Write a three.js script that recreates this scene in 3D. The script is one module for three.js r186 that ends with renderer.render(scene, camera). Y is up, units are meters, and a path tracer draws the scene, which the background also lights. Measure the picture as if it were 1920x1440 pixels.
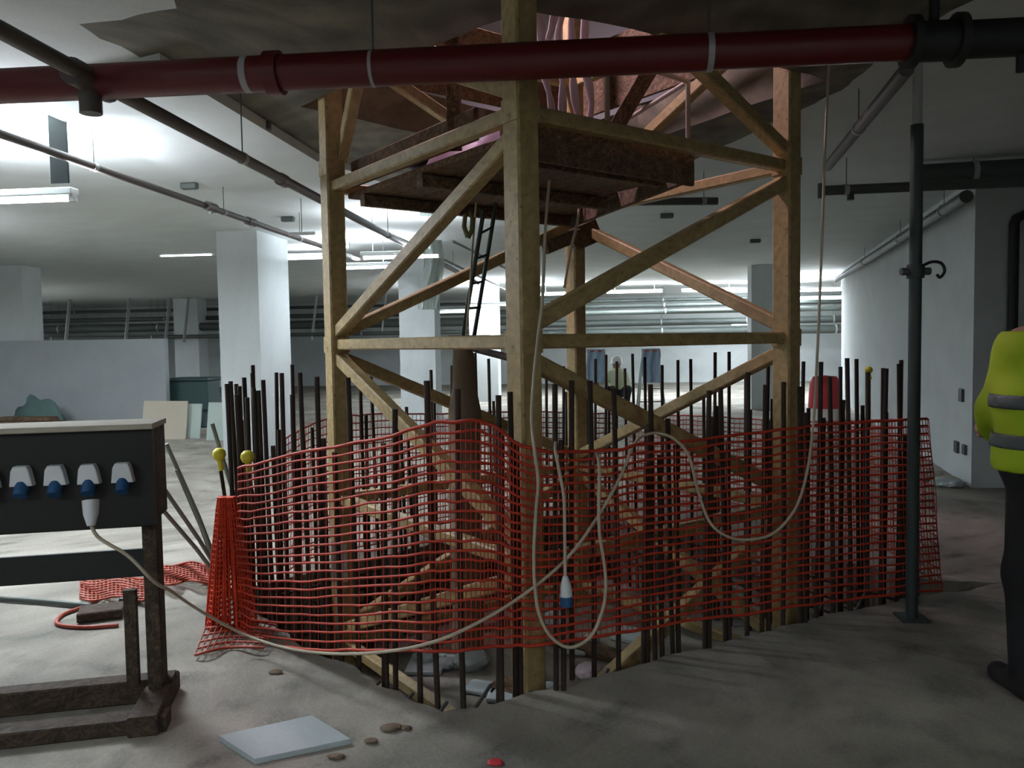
import * as THREE from 'three';
import { mergeGeometries, mergeVertices, toCreasedNormals } from 'three/addons/utils/BufferGeometryUtils.js';
import { RoundedBoxGeometry } from 'three/addons/geometries/RoundedBoxGeometry.js';
import { RectAreaLightUniformsLib } from 'three/addons/lights/RectAreaLightUniformsLib.js';
import { ImprovedNoise } from 'three/addons/math/ImprovedNoise.js';

// ------------------------------------------------------------------ camera, light, exposure
const F = 1480, CX = 960, CY = 720, R = Math.PI / 180;
const scene = new THREE.Scene();
scene.background = new THREE.Color(0x000000);
const camera = new THREE.PerspectiveCamera(2 * Math.atan(CY / F) / R, 4 / 3, 0.05, 100);
const EYE = 1.5, YAW = 6 * R, PITCH = -3.05 * R, ROLL = -0.9 * R;
camera.position.set(0, EYE, 0);
camera.rotation.set(PITCH, YAW, ROLL, 'YXZ');
scene.add(camera);
camera.updateMatrixWorld(true);
const renderer = new THREE.WebGLRenderer({ antialias: true });
renderer.toneMapping = THREE.LinearToneMapping;
renderer.toneMappingExposure = 3.4;
renderer.shadowMap.enabled = true;
RectAreaLightUniformsLib.init();
const LUM = { near: 115, nearUp: 180, mid: 32, midUp: 70, front: 70, far: 80, farUp: 95, upper: 60 };

// ------------------------------------------------------------------ helpers
let seed = 7;
const rnd = () => { seed = (seed * 1664525 + 1013904223) >>> 0; return seed / 4294967296; };
const rr = (a, b) => a + (b - a) * rnd();
const noise = new ImprovedNoise();
const V = (x, y, z) => new THREE.Vector3(x, y, z);
const dirOf = (px, py) => V((px - CX) / F, -(py - CY) / F, -1).applyQuaternion(camera.quaternion);
const W = (px, py, d) => dirOf(px, py).multiplyScalar(d).add(camera.position);          // at a known distance
const P = (px, py, h) => { const d = dirOf(px, py); return d.multiplyScalar((h - EYE) / d.y).add(camera.position); }; // on a level
const rightV = V(Math.cos(YAW), 0, -Math.sin(YAW)), fwdV = V(-Math.sin(YAW), 0, -Math.cos(YAW));
const C = (x, z, h = 0) => V(0, h, 0).addScaledVector(rightV, x).addScaledVector(fwdV, z);  // metres right of and ahead of the viewer
const names = {};
const numbered = n => { names[n] = (names[n] ?? -1) + 1; return names[n] ? `${n}_${String(names[n]).padStart(3, '0')}` : n; };
function tag(o, label, category, group, kind) {
  o.userData.label = label; if (category) o.userData.category = category;
  if (group) o.userData.group = group; if (kind) o.userData.kind = kind;
  return o;
}
function thing(name, label, category, pos, turn = 0, group) {
  const o = new THREE.Group(); o.name = numbered(name); scene.add(o);
  if (pos) o.position.copy(pos); o.rotation.y = turn; o.updateMatrixWorld(true);
  return tag(o, label, category, group);
}
function solo(name, geo, mat, label, category, group) {           // a thing that is one mesh, with its origin at its base
  geo.computeBoundingBox(); const b = geo.boundingBox, c = b.getCenter(V(0, 0, 0)); c.y = b.min.y;
  geo.translate(-c.x, -c.y, -c.z);
  const m = new THREE.Mesh(geo, mat); m.name = numbered(name); m.position.copy(c); scene.add(m);
  return tag(m, label, category, group);
}
function part(name, geo, mat, parent, label) {                    // geometry given in world metres, turned into the parent's axes
  let root = parent; parent.updateWorldMatrix(true, false);
  geo.applyMatrix4(root.matrixWorld.clone().invert());
  const m = new THREE.Mesh(geo, mat); m.name = name; parent.add(m);
  if (label) m.userData.label = label;
  return m;
}
function lpart(name, geo, mat, parent, label) {                   // geometry in the parent's own axes
  const m = new THREE.Mesh(geo, mat); m.name = name; parent.add(m); if (label) m.userData.label = label; return m;
}
function struct(name, geo, mat, label) {
  const m = new THREE.Mesh(geo, mat); m.name = names[name] === undefined ? (names[name] = 0, name) : numbered(name); scene.add(m);
  m.userData.kind = 'structure'; if (label) m.userData.label = label; return m;
}
function frame(p, q, up = V(0, 1, 0)) {
  const z = q.clone().sub(p).normalize(); let u = up.clone();
  if (Math.abs(z.dot(u)) > 0.98) u = V(1, 0, 0);
  const x = u.clone().cross(z).normalize(), y = z.clone().cross(x);
  return new THREE.Matrix4().makeBasis(x, y, z).setPosition(p);
}
function bar(p, q, w, h, up, bev = 0.006) {                        // chamfered beam from p to q
  const L = p.distanceTo(q), a = w / 2, b = h / 2, c = Math.min(bev, a * 0.5, b * 0.5);
  const s = [[a - c, -b], [a, -b + c], [a, b - c], [a - c, b], [-a + c, b], [-a, b - c], [-a, -b + c], [-a + c, -b]];
  const pos = [], uv = []; let per = 0;
  const tri = (A, B, D, ua, ub, ud) => { pos.push(...A, ...B, ...D); uv.push(...ua, ...ub, ...ud); };
  for (let i = 0; i < 8; i++) {
    const [x0, y0] = s[i], [x1, y1] = s[(i + 1) % 8], e = Math.hypot(x1 - x0, y1 - y0);
    tri([x0, y0, 0], [x1, y1, 0], [x1, y1, L], [0, per], [0, per + e], [L, per + e]);
    tri([x0, y0, 0], [x1, y1, L], [x0, y0, L], [0, per], [L, per + e], [L, per]); per += e;
  }
  for (const z of [0, L]) for (let i = 1; i < 7; i++) {
    const t = [s[0], s[i], s[i + 1]]; if (z === 0) t.reverse();
    tri([...t[0], z], [...t[1], z], [...t[2], z], t[0], t[1], t[2]);
  }
  const g = new THREE.BufferGeometry();
  g.setAttribute('position', new THREE.Float32BufferAttribute(pos, 3));
  g.setAttribute('uv', new THREE.Float32BufferAttribute(uv, 2));
  g.computeVertexNormals();
  return g.applyMatrix4(frame(p, q, up));
}
const spline = (pts, n, tension = 0.5) => new THREE.CatmullRomCurve3(pts, false, 'centripetal', tension).getPoints(n);
function tube(pts, r, sides = 8, caps = true) {
  const n = pts.length, pos = [], nor = [], idx = [], uv = []; let prev = null, len = 0;
  for (let i = 0; i < n; i++) {
    const t = pts[Math.min(i + 1, n - 1)].clone().sub(pts[Math.max(i - 1, 0)]).normalize();
    let u = prev ? prev.clone() : (Math.abs(t.y) > 0.9 ? V(1, 0, 0) : V(0, 1, 0));
    u.addScaledVector(t, -u.dot(t)).normalize(); prev = u; const b = t.clone().cross(u);
    if (i) len += pts[i].distanceTo(pts[i - 1]);
    const rad = typeof r === 'function' ? r(i / (n - 1)) : r;
    for (let k = 0; k <= sides; k++) {
      const a = k / sides * Math.PI * 2, d = u.clone().multiplyScalar(Math.cos(a)).addScaledVector(b, Math.sin(a));
      pos.push(pts[i].x + d.x * rad, pts[i].y + d.y * rad, pts[i].z + d.z * rad); nor.push(d.x, d.y, d.z); uv.push(len, k / sides);
    }
  }
  const m = sides + 1;
  for (let i = 0; i < n - 1; i++) for (let k = 0; k < sides; k++) { const a = i * m + k; idx.push(a, a + 1, a + m, a + 1, a + m + 1, a + m); }
  if (caps) for (const i of [0, n - 1]) {
    const t = pts[i === 0 ? 0 : n - 1].clone().sub(pts[i === 0 ? 1 : n - 2]).normalize(), o = pos.length / 3;
    pos.push(pts[i].x, pts[i].y, pts[i].z); nor.push(t.x, t.y, t.z); uv.push(0, 0);
    for (let k = 0; k <= sides; k++) { const s = (i * m + k) * 3; pos.push(pos[s], pos[s + 1], pos[s + 2]); nor.push(t.x, t.y, t.z); uv.push(0, 0); }
    for (let k = 0; k < sides; k++) i ? idx.push(o, o + 1 + k, o + 2 + k) : idx.push(o, o + 2 + k, o + 1 + k);
  }
  const g = new THREE.BufferGeometry(); g.setIndex(idx);
  g.setAttribute('position', new THREE.Float32BufferAttribute(pos, 3)); g.setAttribute('normal', new THREE.Float32BufferAttribute(nor, 3));
  g.setAttribute('uv', new THREE.Float32BufferAttribute(uv, 2));
  return g;
}
const merge = list => mergeGeometries(list.map(g => { const h = g.index ? g.toNonIndexed() : g.clone(); for (const k of Object.keys(h.attributes)) if (!['position', 'normal', 'uv'].includes(k)) h.deleteAttribute(k); return h; }));
const box = (w, h, d, r = 0.005) => new RoundedBoxGeometry(w, h, d, 1, Math.min(r, w * .45, h * .45, d * .45));
function lathe(profile, seg = 16) { return new THREE.LatheGeometry(profile.map(p => new THREE.Vector2(p[0], p[1])), seg); }
function plan(outer, holes, y0, y1) {                               // level slab from world points
  const s = new THREE.Shape(outer.map(p => new THREE.Vector2(p.x, -p.z)));
  for (const h of holes) s.holes.push(new THREE.Path(h.map(p => new THREE.Vector2(p.x, -p.z))));
  const g = new THREE.ExtrudeGeometry(s, { depth: y1 - y0, bevelEnabled: false });
  g.rotateX(-Math.PI / 2); g.translate(0, y0, 0); return g;
}
function rough(poly, step, amp) {                                    // broken edge
  const out = []; let k = 0;
  for (let i = 0; i < poly.length; i++) {
    const a = poly[i], b = poly[(i + 1) % poly.length], n = Math.max(1, Math.round(a.distanceTo(b) / step)), d = b.clone().sub(a), nrm = V(-d.z, 0, d.x).normalize();
    for (let j = 0; j < n; j++) { const p = a.clone().addScaledVector(d, j / n); k++;
      p.addScaledVector(nrm, amp * (noise.noise(p.x * 5, 0.3, p.z * 5) * 1.6 + noise.noise(p.x * 21, 3.1, p.z * 21))); out.push(p); }
  }
  return out;
}
const rect = (x0, x1, z0, z1) => [V(x0, 0, z0), V(x1, 0, z0), V(x1, 0, z1), V(x0, 0, z1)];

// signed-distance figures, meshed with surface nets
function nets(f, min, max, cell) {
  const n = [0, 1, 2].map(i => Math.ceil((max.getComponent(i) - min.getComponent(i)) / cell) + 1), [nx, ny, nz] = n;
  const val = new Float32Array(nx * ny * nz), at = (i, j, k) => i + nx * (j + ny * k);
  for (let k = 0; k < nz; k++) for (let j = 0; j < ny; j++) for (let i = 0; i < nx; i++) val[at(i, j, k)] = f(min.x + i * cell, min.y + j * cell, min.z + k * cell);
  const id = new Int32Array(nx * ny * nz).fill(-1), pos = [], idx = [];
  for (let k = 0; k < nz - 1; k++) for (let j = 0; j < ny - 1; j++) for (let i = 0; i < nx - 1; i++) {
    let sx = 0, sy = 0, sz = 0, c = 0;
    const e = (a, b, d, a2, b2, d2) => { const v0 = val[at(i + a, j + b, k + d)], v1 = val[at(i + a2, j + b2, k + d2)]; if ((v0 < 0) !== (v1 < 0)) { const t = v0 / (v0 - v1); sx += a + (a2 - a) * t; sy += b + (b2 - b) * t; sz += d + (d2 - d) * t; c++; } };
    for (let a = 0; a < 2; a++) for (let b = 0; b < 2; b++) { e(0, a, b, 1, a, b); e(a, 0, b, a, 1, b); e(a, b, 0, a, b, 1); }
    if (c) { id[at(i, j, k)] = pos.length / 3; pos.push(min.x + (i + sx / c) * cell, min.y + (j + sy / c) * cell, min.z + (k + sz / c) * cell); }
  }
  const quad = (a, b, c, d, flip) => { if (a < 0 || b < 0 || c < 0 || d < 0) return; flip ? idx.push(a, c, b, a, d, c) : idx.push(a, b, c, a, c, d); };
  for (let k = 1; k < nz - 1; k++) for (let j = 1; j < ny - 1; j++) for (let i = 1; i < nx - 1; i++) {
    const v = val[at(i, j, k)];
    if ((v < 0) !== (val[at(i + 1, j, k)] < 0)) quad(id[at(i, j - 1, k - 1)], id[at(i, j, k - 1)], id[at(i, j, k)], id[at(i, j - 1, k)], v >= 0);
    if ((v < 0) !== (val[at(i, j + 1, k)] < 0)) quad(id[at(i - 1, j, k - 1)], id[at(i - 1, j, k)], id[at(i, j, k)], id[at(i, j, k - 1)], v >= 0);
    if ((v < 0) !== (val[at(i, j, k + 1)] < 0)) quad(id[at(i - 1, j - 1, k)], id[at(i, j - 1, k)], id[at(i, j, k)], id[at(i - 1, j, k)], v >= 0);
  }
  const g = new THREE.BufferGeometry(); g.setIndex(idx); g.setAttribute('position', new THREE.Float32BufferAttribute(pos, 3));
  g.setAttribute('uv', new THREE.Float32BufferAttribute(new Float32Array(pos.length / 3 * 2), 2)); g.computeVertexNormals(); return g;
}
function capsules(list, k = 0.03) {                                   // [ax,ay,az,ra, bx,by,bz,rb]
  return (x, y, z) => {
    let d = 1e3;
    for (const [ax, ay, az, ra, bx, by, bz, rb] of list) {
      const dx = bx - ax, dy = by - ay, dz = bz - az, l = dx * dx + dy * dy + dz * dz || 1e-9;
      const t = Math.max(0, Math.min(1, ((x - ax) * dx + (y - ay) * dy + (z - az) * dz) / l));
      const e = Math.hypot(x - ax - dx * t, y - ay - dy * t, z - az - dz * t) - ra - (rb - ra) * t;
      const h = Math.max(k - Math.abs(d - e), 0) / k; d = Math.min(d, e) - h * h * k / 4;
    }
    return d;
  };
}
function paint(g, fn) { const p = g.attributes.position, c = []; for (let i = 0; i < p.count; i++) c.push(...fn(p.getX(i), p.getY(i), p.getZ(i))); g.setAttribute('color', new THREE.Float32BufferAttribute(c, 3)); return g; }

// ------------------------------------------------------------------ procedural textures
function fbm(x, y, z, o) { let s = 0, a = .5, f = 1; for (let i = 0; i < o; i++) { s += a * noise.noise(x * f, y * f, z); a *= .5; f *= 2.03; } return s; }
function tex(size, metres, fn, srgb = true) {
  const d = new Uint8Array(size * size * 4);
  for (let j = 0; j < size; j++) for (let i = 0; i < size; i++) {
    const c = fn(i / size, j / size), o = (j * size + i) * 4;
    d[o] = Math.max(0, Math.min(255, c[0] * 255)); d[o + 1] = Math.max(0, Math.min(255, c[1] * 255)); d[o + 2] = Math.max(0, Math.min(255, c[2] * 255)); d[o + 3] = 255;
  }
  const t = new THREE.DataTexture(d, size, size, THREE.RGBAFormat); t.wrapS = t.wrapT = THREE.RepeatWrapping; t.magFilter = THREE.LinearFilter; t.minFilter = THREE.LinearFilter;
  t.repeat.set(1 / metres, 1 / metres); if (srgb) t.colorSpace = THREE.SRGBColorSpace; t.needsUpdate = true; return t;
}
// seamless noise: blend of two shifted samples is enough at these scales; a torus mapping keeps it continuous
const tile = (u, v, s, o, z = 0) => { const a = u * Math.PI * 2, b = v * Math.PI * 2; return fbm(Math.cos(a) * s + 9, Math.sin(a) * s + Math.cos(b) * s * 1.3, Math.sin(b) * s * 1.3 + z, o) ; };
const floorTex = tex(1024, 7, (u, v) => {
  const big = tile(u, v, 1.2, 4), mid = tile(u, v, 4, 3, 5), fine = rnd() - .5;
  const scuff = Math.max(0, tile(u, v, 5.5, 5, 11) - .08) * 1.6;
  let g = .66 + big * .30 + mid * .14 + fine * .07 - scuff * .22 * (.4 + 1.2 * rnd());
  return [g * 1.0, g * .985, g * .94];
});
const floorBump = tex(512, 3.1, (u, v) => { const g = .5 + tile(u, v, 3, 5, 2) * .7 + (rnd() - .5) * .12; return [g, g, g]; }, false);
const paintTex = tex(512, 5, (u, v) => { const g = .9 + tile(u, v, 1.6, 4, 7) * .05 + (rnd() - .5) * .03; return [g * .985, g, g]; });
const rawTex = tex(512, 4, (u, v) => { const g = .47 + tile(u, v, 2.2, 5, 17) * .3 + (rnd() - .5) * .05; return [g, g * .98, g * .9]; });
const mastTex = tex(512, .9, (u, v) => { const w = tile(u, v, 3, 4, 21), rust = Math.max(0, tile(u, v, 5, 4, 31) - .2) * 2.2; const g = 1 + w * .22 + (rnd() - .5) * .05; return [(.72 - rust * .22) * g, (.645 - rust * .3) * g, (.47 - rust * .26) * g]; });
const woodTex = tex(512, .8, (u, v) => { const g = .5 + .5 * Math.sin((v * 26 + tile(u, v, 2, 3, 3) * 5) * Math.PI * 2) * .18 + (rnd() - .5) * .08 + tile(u, v, 3, 3, 41) * .3; return [g * 1.0, g * .86, g * .71]; });
const rustTex = tex(256, .5, (u, v) => { const g = .30 + tile(u, v, 4, 4, 13) * .3 + (rnd() - .5) * .06; return [g * 1.06, g * .9, g * .78]; });
const M = (color, rough = .7, o = {}) => new THREE.MeshStandardMaterial({ color, roughness: rough, ...o });
const mat = {
  floor: M(0xd4d1ca, .8, { map: floorTex, bumpMap: floorBump, bumpScale: .008 }),
  paint: M(0xe2e6e6, .85, { map: paintTex }),
  ceil: M(0xe4e7e4, .9, { map: paintTex }),
  bluish: M(0xb0b4b6, .85, { map: paintTex }),
  raw: M(0xd8d2c4, .92, { map: rawTex }),
  mast: M(0xece6da, .5, { map: mastTex, bumpMap: mastTex, bumpScale: .0008 }),
  wood: M(0xc9b49a, .8, { map: woodTex }),
  plank: M(0xc4b8a8, .8, { map: woodTex }),
  greywood: M(0x86807a, .85, { map: woodTex }),
  rebar: M(0xa5998a, .75, { map: rustTex }),
  barGrey: M(0x7d817c, .6), galv: M(0x5a625e, .5, { metalness: .3 }),
  prop: M(0x3d4744, .55, { metalness: .25 }),
  propTop: M(0xaab0ac, .6, { metalness: .1 }),
  red: M(0x601414, .42),
  pipe: M(0x5c5450, .5), pipeGrey: M(0x4a524e, .5), greyTag: M(0xa8a8a8, .7),
  net: M(0xc23a20, .55), netDense: M(0xe2431c, .5), netPale: M(0xa84a36, .55),
  cable: M(0xb5a993, .6), white: M(0xd9dcdc, .5), blue: M(0x1f4f7a, .45), black: M(0x14140f, .6), blackish: M(0x1d201d, .6),
  yellow: M(0xd9cf3a, .5), lampBody: M(0xd8dcdc, .4), strap: M(0x1d2b2b, .6),
  tube: M(0xffffff, .4, { emissive: 0xeef6ff, emissiveIntensity: 3 }),
  flood: M(0xffffff, .4, { emissive: 0xffdaec, emissiveIntensity: 3 }),
  steel: M(0x8d9290, .4, { metalness: .5 }), railPale: M(0xb8a79a, .5, { metalness: .1 }),
  tarp: M(0x2e3156, .7), cloth: M(0xcdbcc4, .8, { side: THREE.DoubleSide }), pinkSheet: M(0xb79ab0, .7, { side: THREE.DoubleSide }),
  sack: M(0x857460, .95, { bumpMap: floorBump, bumpScale: .01 }), olive: M(0x6b6a35, .6),
  greenTarp: M(0x4d6461, .8), board: M(0xb0a998, .85), boardGreen: M(0xaab8b0, .8), binGreen: M(0x2f4746, .6),
  pale: M(0xc6cfd0, .8, { map: paintTex }), plastic: new THREE.MeshPhysicalMaterial({ color: 0xdfe5e2, roughness: .35, transmission: .85, thickness: 0, side: THREE.DoubleSide }),
  blueSheet: M(0xa4bad0, .6), orange: M(0xd8552a, .6), alu: M(0xc4cac8, .35, { metalness: .4 }),
  hiVis: M(0x9db80f, .75), band: M(0x4b5350, .5), skinny: M(0xffffff, .8, { vertexColors: true }), hiVisPale: M(0xdfe6c0, .75), helmet: M(0xf2f2ee, .4),
  drumRed: M(0xc8323c, .5), drumWhite: M(0xded6d2, .5), box: M(0x3f4443, .5),
};

// ------------------------------------------------------------------ the room
const CEIL = 3.02, ROOM = { x0: -19, x1: 15, z0: -28, z1: 5 };
const cor = { C: [-.295, 3.12], E1: [.72, 3.675], E2: [2.22, 4.44], R: [2.42, 4.55], S1: [2.95, 4.70], S2: [2.5, 4.80], B: [.7, 7.1], L: [-1.75, 4.75], L1: [-1.03, 3.83] };
const cw = k => C(...cor[k]);
const opening = rough(['C', 'E1', 'E2', 'S1', 'S2', 'B', 'L', 'L1'].map(cw), .06, .03);
const pitFloor = -.6;
struct('floor', plan(rect(ROOM.x0, ROOM.x1, ROOM.z0, ROOM.z1), [opening], -.3, 0), mat.floor, 'dusty grey concrete floor slab with a ragged opening round the mast');
const pitPoly = rough(['C', 'E1', 'E2', 'S2', 'B', 'L', 'L1'].map(cw), .3, .02);
struct('wall_pit', plan(rect(-4.5, 4.5, -9, -1.6), [pitPoly], pitFloor, -.3), mat.floor, 'rough concrete sides of the pit under the slab');
struct('floor_pit', plan(rect(-4.5, 4.5, -9, -1.6), [], pitFloor - .15, pitFloor), mat.floor, 'dirty concrete bottom of the pit');
// ceiling: white painted slab, and a bare concrete field round its opening
const bare = [...[[150, 45], [200, 72], [245, 100], [310, 132], [375, 165], [405, 186], [440, 215], [500, 240], [560, 275], [640, 312], [760, 360], [1000, 385], [1300, 300], [1500, 205], [1575, 170], [1605, 150], [1650, 110], [1760, 40]].map(([x, y]) => P(x, y, CEIL)), C(2.6, .6), C(-.9, .6), P(330, 15, CEIL)];
bare.forEach(p => { p.y = 0; });
const bareRough = rough(bare, .12, .03);
const hatch = rough([P(990, 16, CEIL), P(1270, 75, CEIL), P(1545, 150, CEIL), C(.55, 7.0), P(562, 200, CEIL), P(760, 105, CEIL)].map(p => V(p.x, 0, p.z)), .15, .02);
struct('ceiling', plan(rect(ROOM.x0, ROOM.x1, ROOM.z0, ROOM.z1), [bareRough], CEIL, CEIL + .3), mat.ceil, 'white sprayed underside of the ceiling slab');
struct('ceiling_bare_field', plan(bareRough, [hatch], CEIL, CEIL + .3), mat.raw, 'unpainted grey-brown concrete field of the ceiling round the mast opening');
const wallBox = (name, x0, x1, z0, z1, y0, y1, m, label) => { const g = new THREE.BoxGeometry(x1 - x0, y1 - y0, z1 - z0); const p = g.attributes.position, nn = g.attributes.normal, uv = g.attributes.uv; g.translate((x0 + x1) / 2, (y0 + y1) / 2, (z0 + z1) / 2);
  for (let i = 0; i < p.count; i++) uv.setXY(i, Math.abs(nn.getX(i)) > .5 ? p.getZ(i) : p.getX(i), Math.abs(nn.getY(i)) > .5 ? p.getZ(i) : p.getY(i)); return struct(name, g, m, label); };
wallBox('wall_back', ROOM.x0, ROOM.x1, ROOM.z0 - .3, ROOM.z0, -.3, CEIL, mat.paint, 'painted far wall of the basement');
wallBox('wall_front', ROOM.x0, ROOM.x1, ROOM.z1, ROOM.z1 + .3, -.3, CEIL, mat.paint, 'painted wall of the basement');
wallBox('wall_left', ROOM.x0 - .3, ROOM.x0, ROOM.z0, ROOM.z1, -.3, CEIL, mat.paint, 'white wall of the basement');
wallBox('wall_right', ROOM.x1, ROOM.x1 + .3, ROOM.z0, ROOM.z1, -.3, CEIL, mat.paint, 'white wall of the basement');
// storey above, only seen through the opening
wallBox('wall_upper_back', -3.4, 3.4, -8.6, -8.4, CEIL + .3, 5.9, mat.paint); wallBox('wall_upper_front', -3.4, 3.4, -1.2, -1.0, CEIL + .3, 5.9, mat.paint);
wallBox('wall_upper_left', -3.6, -3.4, -8.6, -1.0, CEIL + .3, 5.9, mat.paint); wallBox('wall_upper_right', 3.4, 3.6, -8.6, -1.0, CEIL + .3, 5.9, mat.paint);
wallBox('ceiling_upper', -3.6, 3.6, -8.6, -1.0, 5.9, 6.1, mat.raw);
// long white wall on the right with its end face
{
  const K = C(4.49, 7.68), E = C(7.6, 18.2), d = E.clone().sub(K).normalize(), n = V(-d.z, 0, d.x), e2 = K.clone().add(V(5.5, 0, 0));
  const quad = [K, E, E.clone().addScaledVector(n, 6), e2].map(p => p.clone());
  struct('wall_core', plan(quad, [], 0, CEIL), mat.paint, 'white painted wall of the concrete core beside the mast');
}
// partition at the far left
{ const a = P(-250, 815, 0), b = P(318, 806, 0); struct('wall_partition', bar(a.clone().setY(.83), b.clone().setY(.83), .15, 1.66), mat.bluish, 'pale blue-grey low partition wall behind the plank pile'); }
// columns
function column(px, d, w, depth, m, label) {
  const p = C((px - CX) / F * d, d); const g = new THREE.BoxGeometry(w, CEIL, depth); g.translate(p.x, CEIL / 2, p.z - depth / 2);
  const o = struct('concrete_column', g, m); tag(o, label); return o;
}
column(452, 10.5, .56, 1.05, mat.paint, 'white painted blade column standing behind the mast and the bent bars');
column(2, 14.4, 1.0, .5, mat.paint, 'white painted column beside the low partition wall');
column(784, 13.6, .62, .5, mat.paint, 'white painted column seen through the mast');
column(908, 20, .72, .6, mat.paint, 'white painted column seen through the mast behind the brown wrapped bundle');
column(1430, 16.5, .44, .44, mat.paint, 'white painted column seen beside the pinkish mast leg');
column(352, 25, .8, .6, mat.paint, 'white painted column far behind the leaning boards');
// shallow downstand between the lamp bay and the bare ceiling field
{ const a0 = P(30, 188, CEIL - .07), a1 = P(420, 362, CEIL - .07), b1 = P(640, 330, CEIL - .07), b0 = P(300, 125, CEIL - .07);
  tag(struct('ceiling_beam', plan([a0, a1, b1, b0], [], CEIL - .07, CEIL), mat.ceil), 'shallow white downstand under the ceiling beside the bare concrete field'); }

// ------------------------------------------------------------------ lamps
function areaLight(p, w, h, lum, down = true, color = 0xeef4ff, target) {
  const l = new THREE.RectAreaLight(color, lum, w, h); l.position.copy(p); scene.add(l);
  l.lookAt(target ?? p.clone().add(V(0, down ? -1 : 1, 0.0001))); l.name = numbered('lamp_light'); return l;
}
function batten(p, len, lum, label, turn = 0, hang = 0, up = 0) {
  const o = thing('batten_lamp', label, 'lamp', p, turn, 'fluorescent battens under the ceiling');
  const body = box(len, .05, .09, .01); body.translate(0, .045, 0); lpart('lamp_body', body, mat.lampBody, o);
  const t = tube([V(-len / 2 + .02, 0, 0), V(len / 2 - .02, 0, 0)], .019, 10); lpart('lamp_tube', t, mat.tube, o);
  for (const s of [-1, 1]) { const e = box(.035, .06, .05, .008); e.translate(s * (len / 2 - .018), .005, 0); lpart('end_cap', e, mat.lampBody, o); }
  if (hang > 0) for (const s of [-.35, .35]) lpart('hanger_rod', tube([V(s * len, .07, 0), V(s * len, hang, 0)], .004, 6), mat.galv, o);
  const l = areaLight(p.clone().add(V(0, -.03, 0)), len, .06, lum); l.rotateZ(turn ? Math.PI / 2 * Math.sign(turn) * (Math.abs(turn) > 1 ? 1 : 0) : 0);
  if (up) { const c = p.clone().add(V(0, .085, 0)); areaLight(c, len, .07, up, false); }
  return o;
}
const nearLamp = W(140, 372, 5.25); nearLamp.x -= .62;
const o1 = batten(nearLamp, 1.25, LUM.near, 'glaring fluorescent batten hung from a dark strap near the red pipe', 0, 0, LUM.nearUp);
{ // dark strap that carries the near lamp
  const a = W(113, 345, 5.1), b = V(a.x, CEIL, a.z), g = bar(V(a.x, nearLamp.y + .07, a.z), b, .125, .012, V(0, 0, 1), .002); g.applyMatrix4(new THREE.Matrix4());
  solo('hanging_strap', g, mat.strap, 'dark flat strap hanging from the ceiling onto the glaring batten', 'strap'); }
const midL = [[575, 484, 12.3, 'bright batten between the white blade column and the mast'], [350, 478, 13.0, 'batten lamp glowing behind the white blade column'], [676, 502, 11.2, 'bright batten next to the mast leg that has the pale plate'], [752, 482, 9.1, 'batten lamp behind the tan mast brace under the thin pipe']];
for (const [x, y, d, l] of midL) { const p = W(x, y, d); batten(p, .95, LUM.mid * (x < 600 ? .5 : 1), l, 0, CEIL - p.y, LUM.midUp); }
for (const [x, y, d] of [[860, 585, 20.5], [930, 572, 19.5], [1060, 552, 21], [1190, 548, 21.2], [1330, 545, 21.4], [1455, 545, 21.6], [1535, 545, 19], [1415, 608, 25], [1540, 560, 20]]) { const p = W(x, y, d); batten(p, 1.5, LUM.far, 'small far batten lamp among the service pipes', 0, CEIL - p.y, LUM.farUp); }
for (const [x, z, l] of [[-3.6, -.6, 'batten lamp over the aisle behind the socket bench'], [-7.6, 8.6, 'batten lamp over the aisle beside the white column and the low partition'], [-14.5, 19.5, 'batten lamp over the far aisle behind the low partition'], [1.4, -2.6, 'batten lamp over the open floor opposite the mast'], [10.5, 9.5, 'batten lamp in the aisle behind the white core wall']].slice(0, 4)) batten(C(x, z, 2.62), 1.25, LUM.front * (x < -5 ? z > 15 ? 3.5 : 2.2 : 1), l, 0, CEIL - 2.62, LUM.midUp * (x < -5 ? z > 15 ? 4 : 4.5 : 1));
{ const t = thing('tube_lamp', 'short unlit white tube under the ceiling beside the white blade column', 'lamp', W(566, 438, 8.2)); lpart('lamp_tube', tube([V(-.14, 0, 0), V(.14, 0, 0)], .018, 8), mat.white, t); lpart('hanger_rod', tube([V(0, .015, 0), V(0, CEIL - t.position.y, 0)], .004, 5), mat.galv, t); }
{ // flood on the storey above
  const p = C(-.75, 5.9, 5.0), o = thing('flood_lamp', 'pinkish work flood on the storey above the ceiling opening', 'lamp', p);
  const tgt = C(1.1, 4.9, 1.6), q = new THREE.Quaternion().setFromRotationMatrix(new THREE.Matrix4().lookAt(tgt, p, V(0, 1, 0)));
  o.quaternion.copy(q); o.updateMatrixWorld(true);
  lpart('lamp_body', box(.5, .38, .08, .02), mat.blackish, o); const f = box(.44, .32, .01, .004); f.translate(0, 0, .043); lpart('lamp_glass', f, mat.flood, o);
  lpart('bracket', tube([V(0, .19, 0), V(0, .9, -.3)], .015, 6), mat.galv, o);
  areaLight(p.clone().addScaledVector(tgt.clone().sub(p).normalize(), .07), .44, .32, LUM.upper, true, 0xffdaec, tgt);
}

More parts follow.
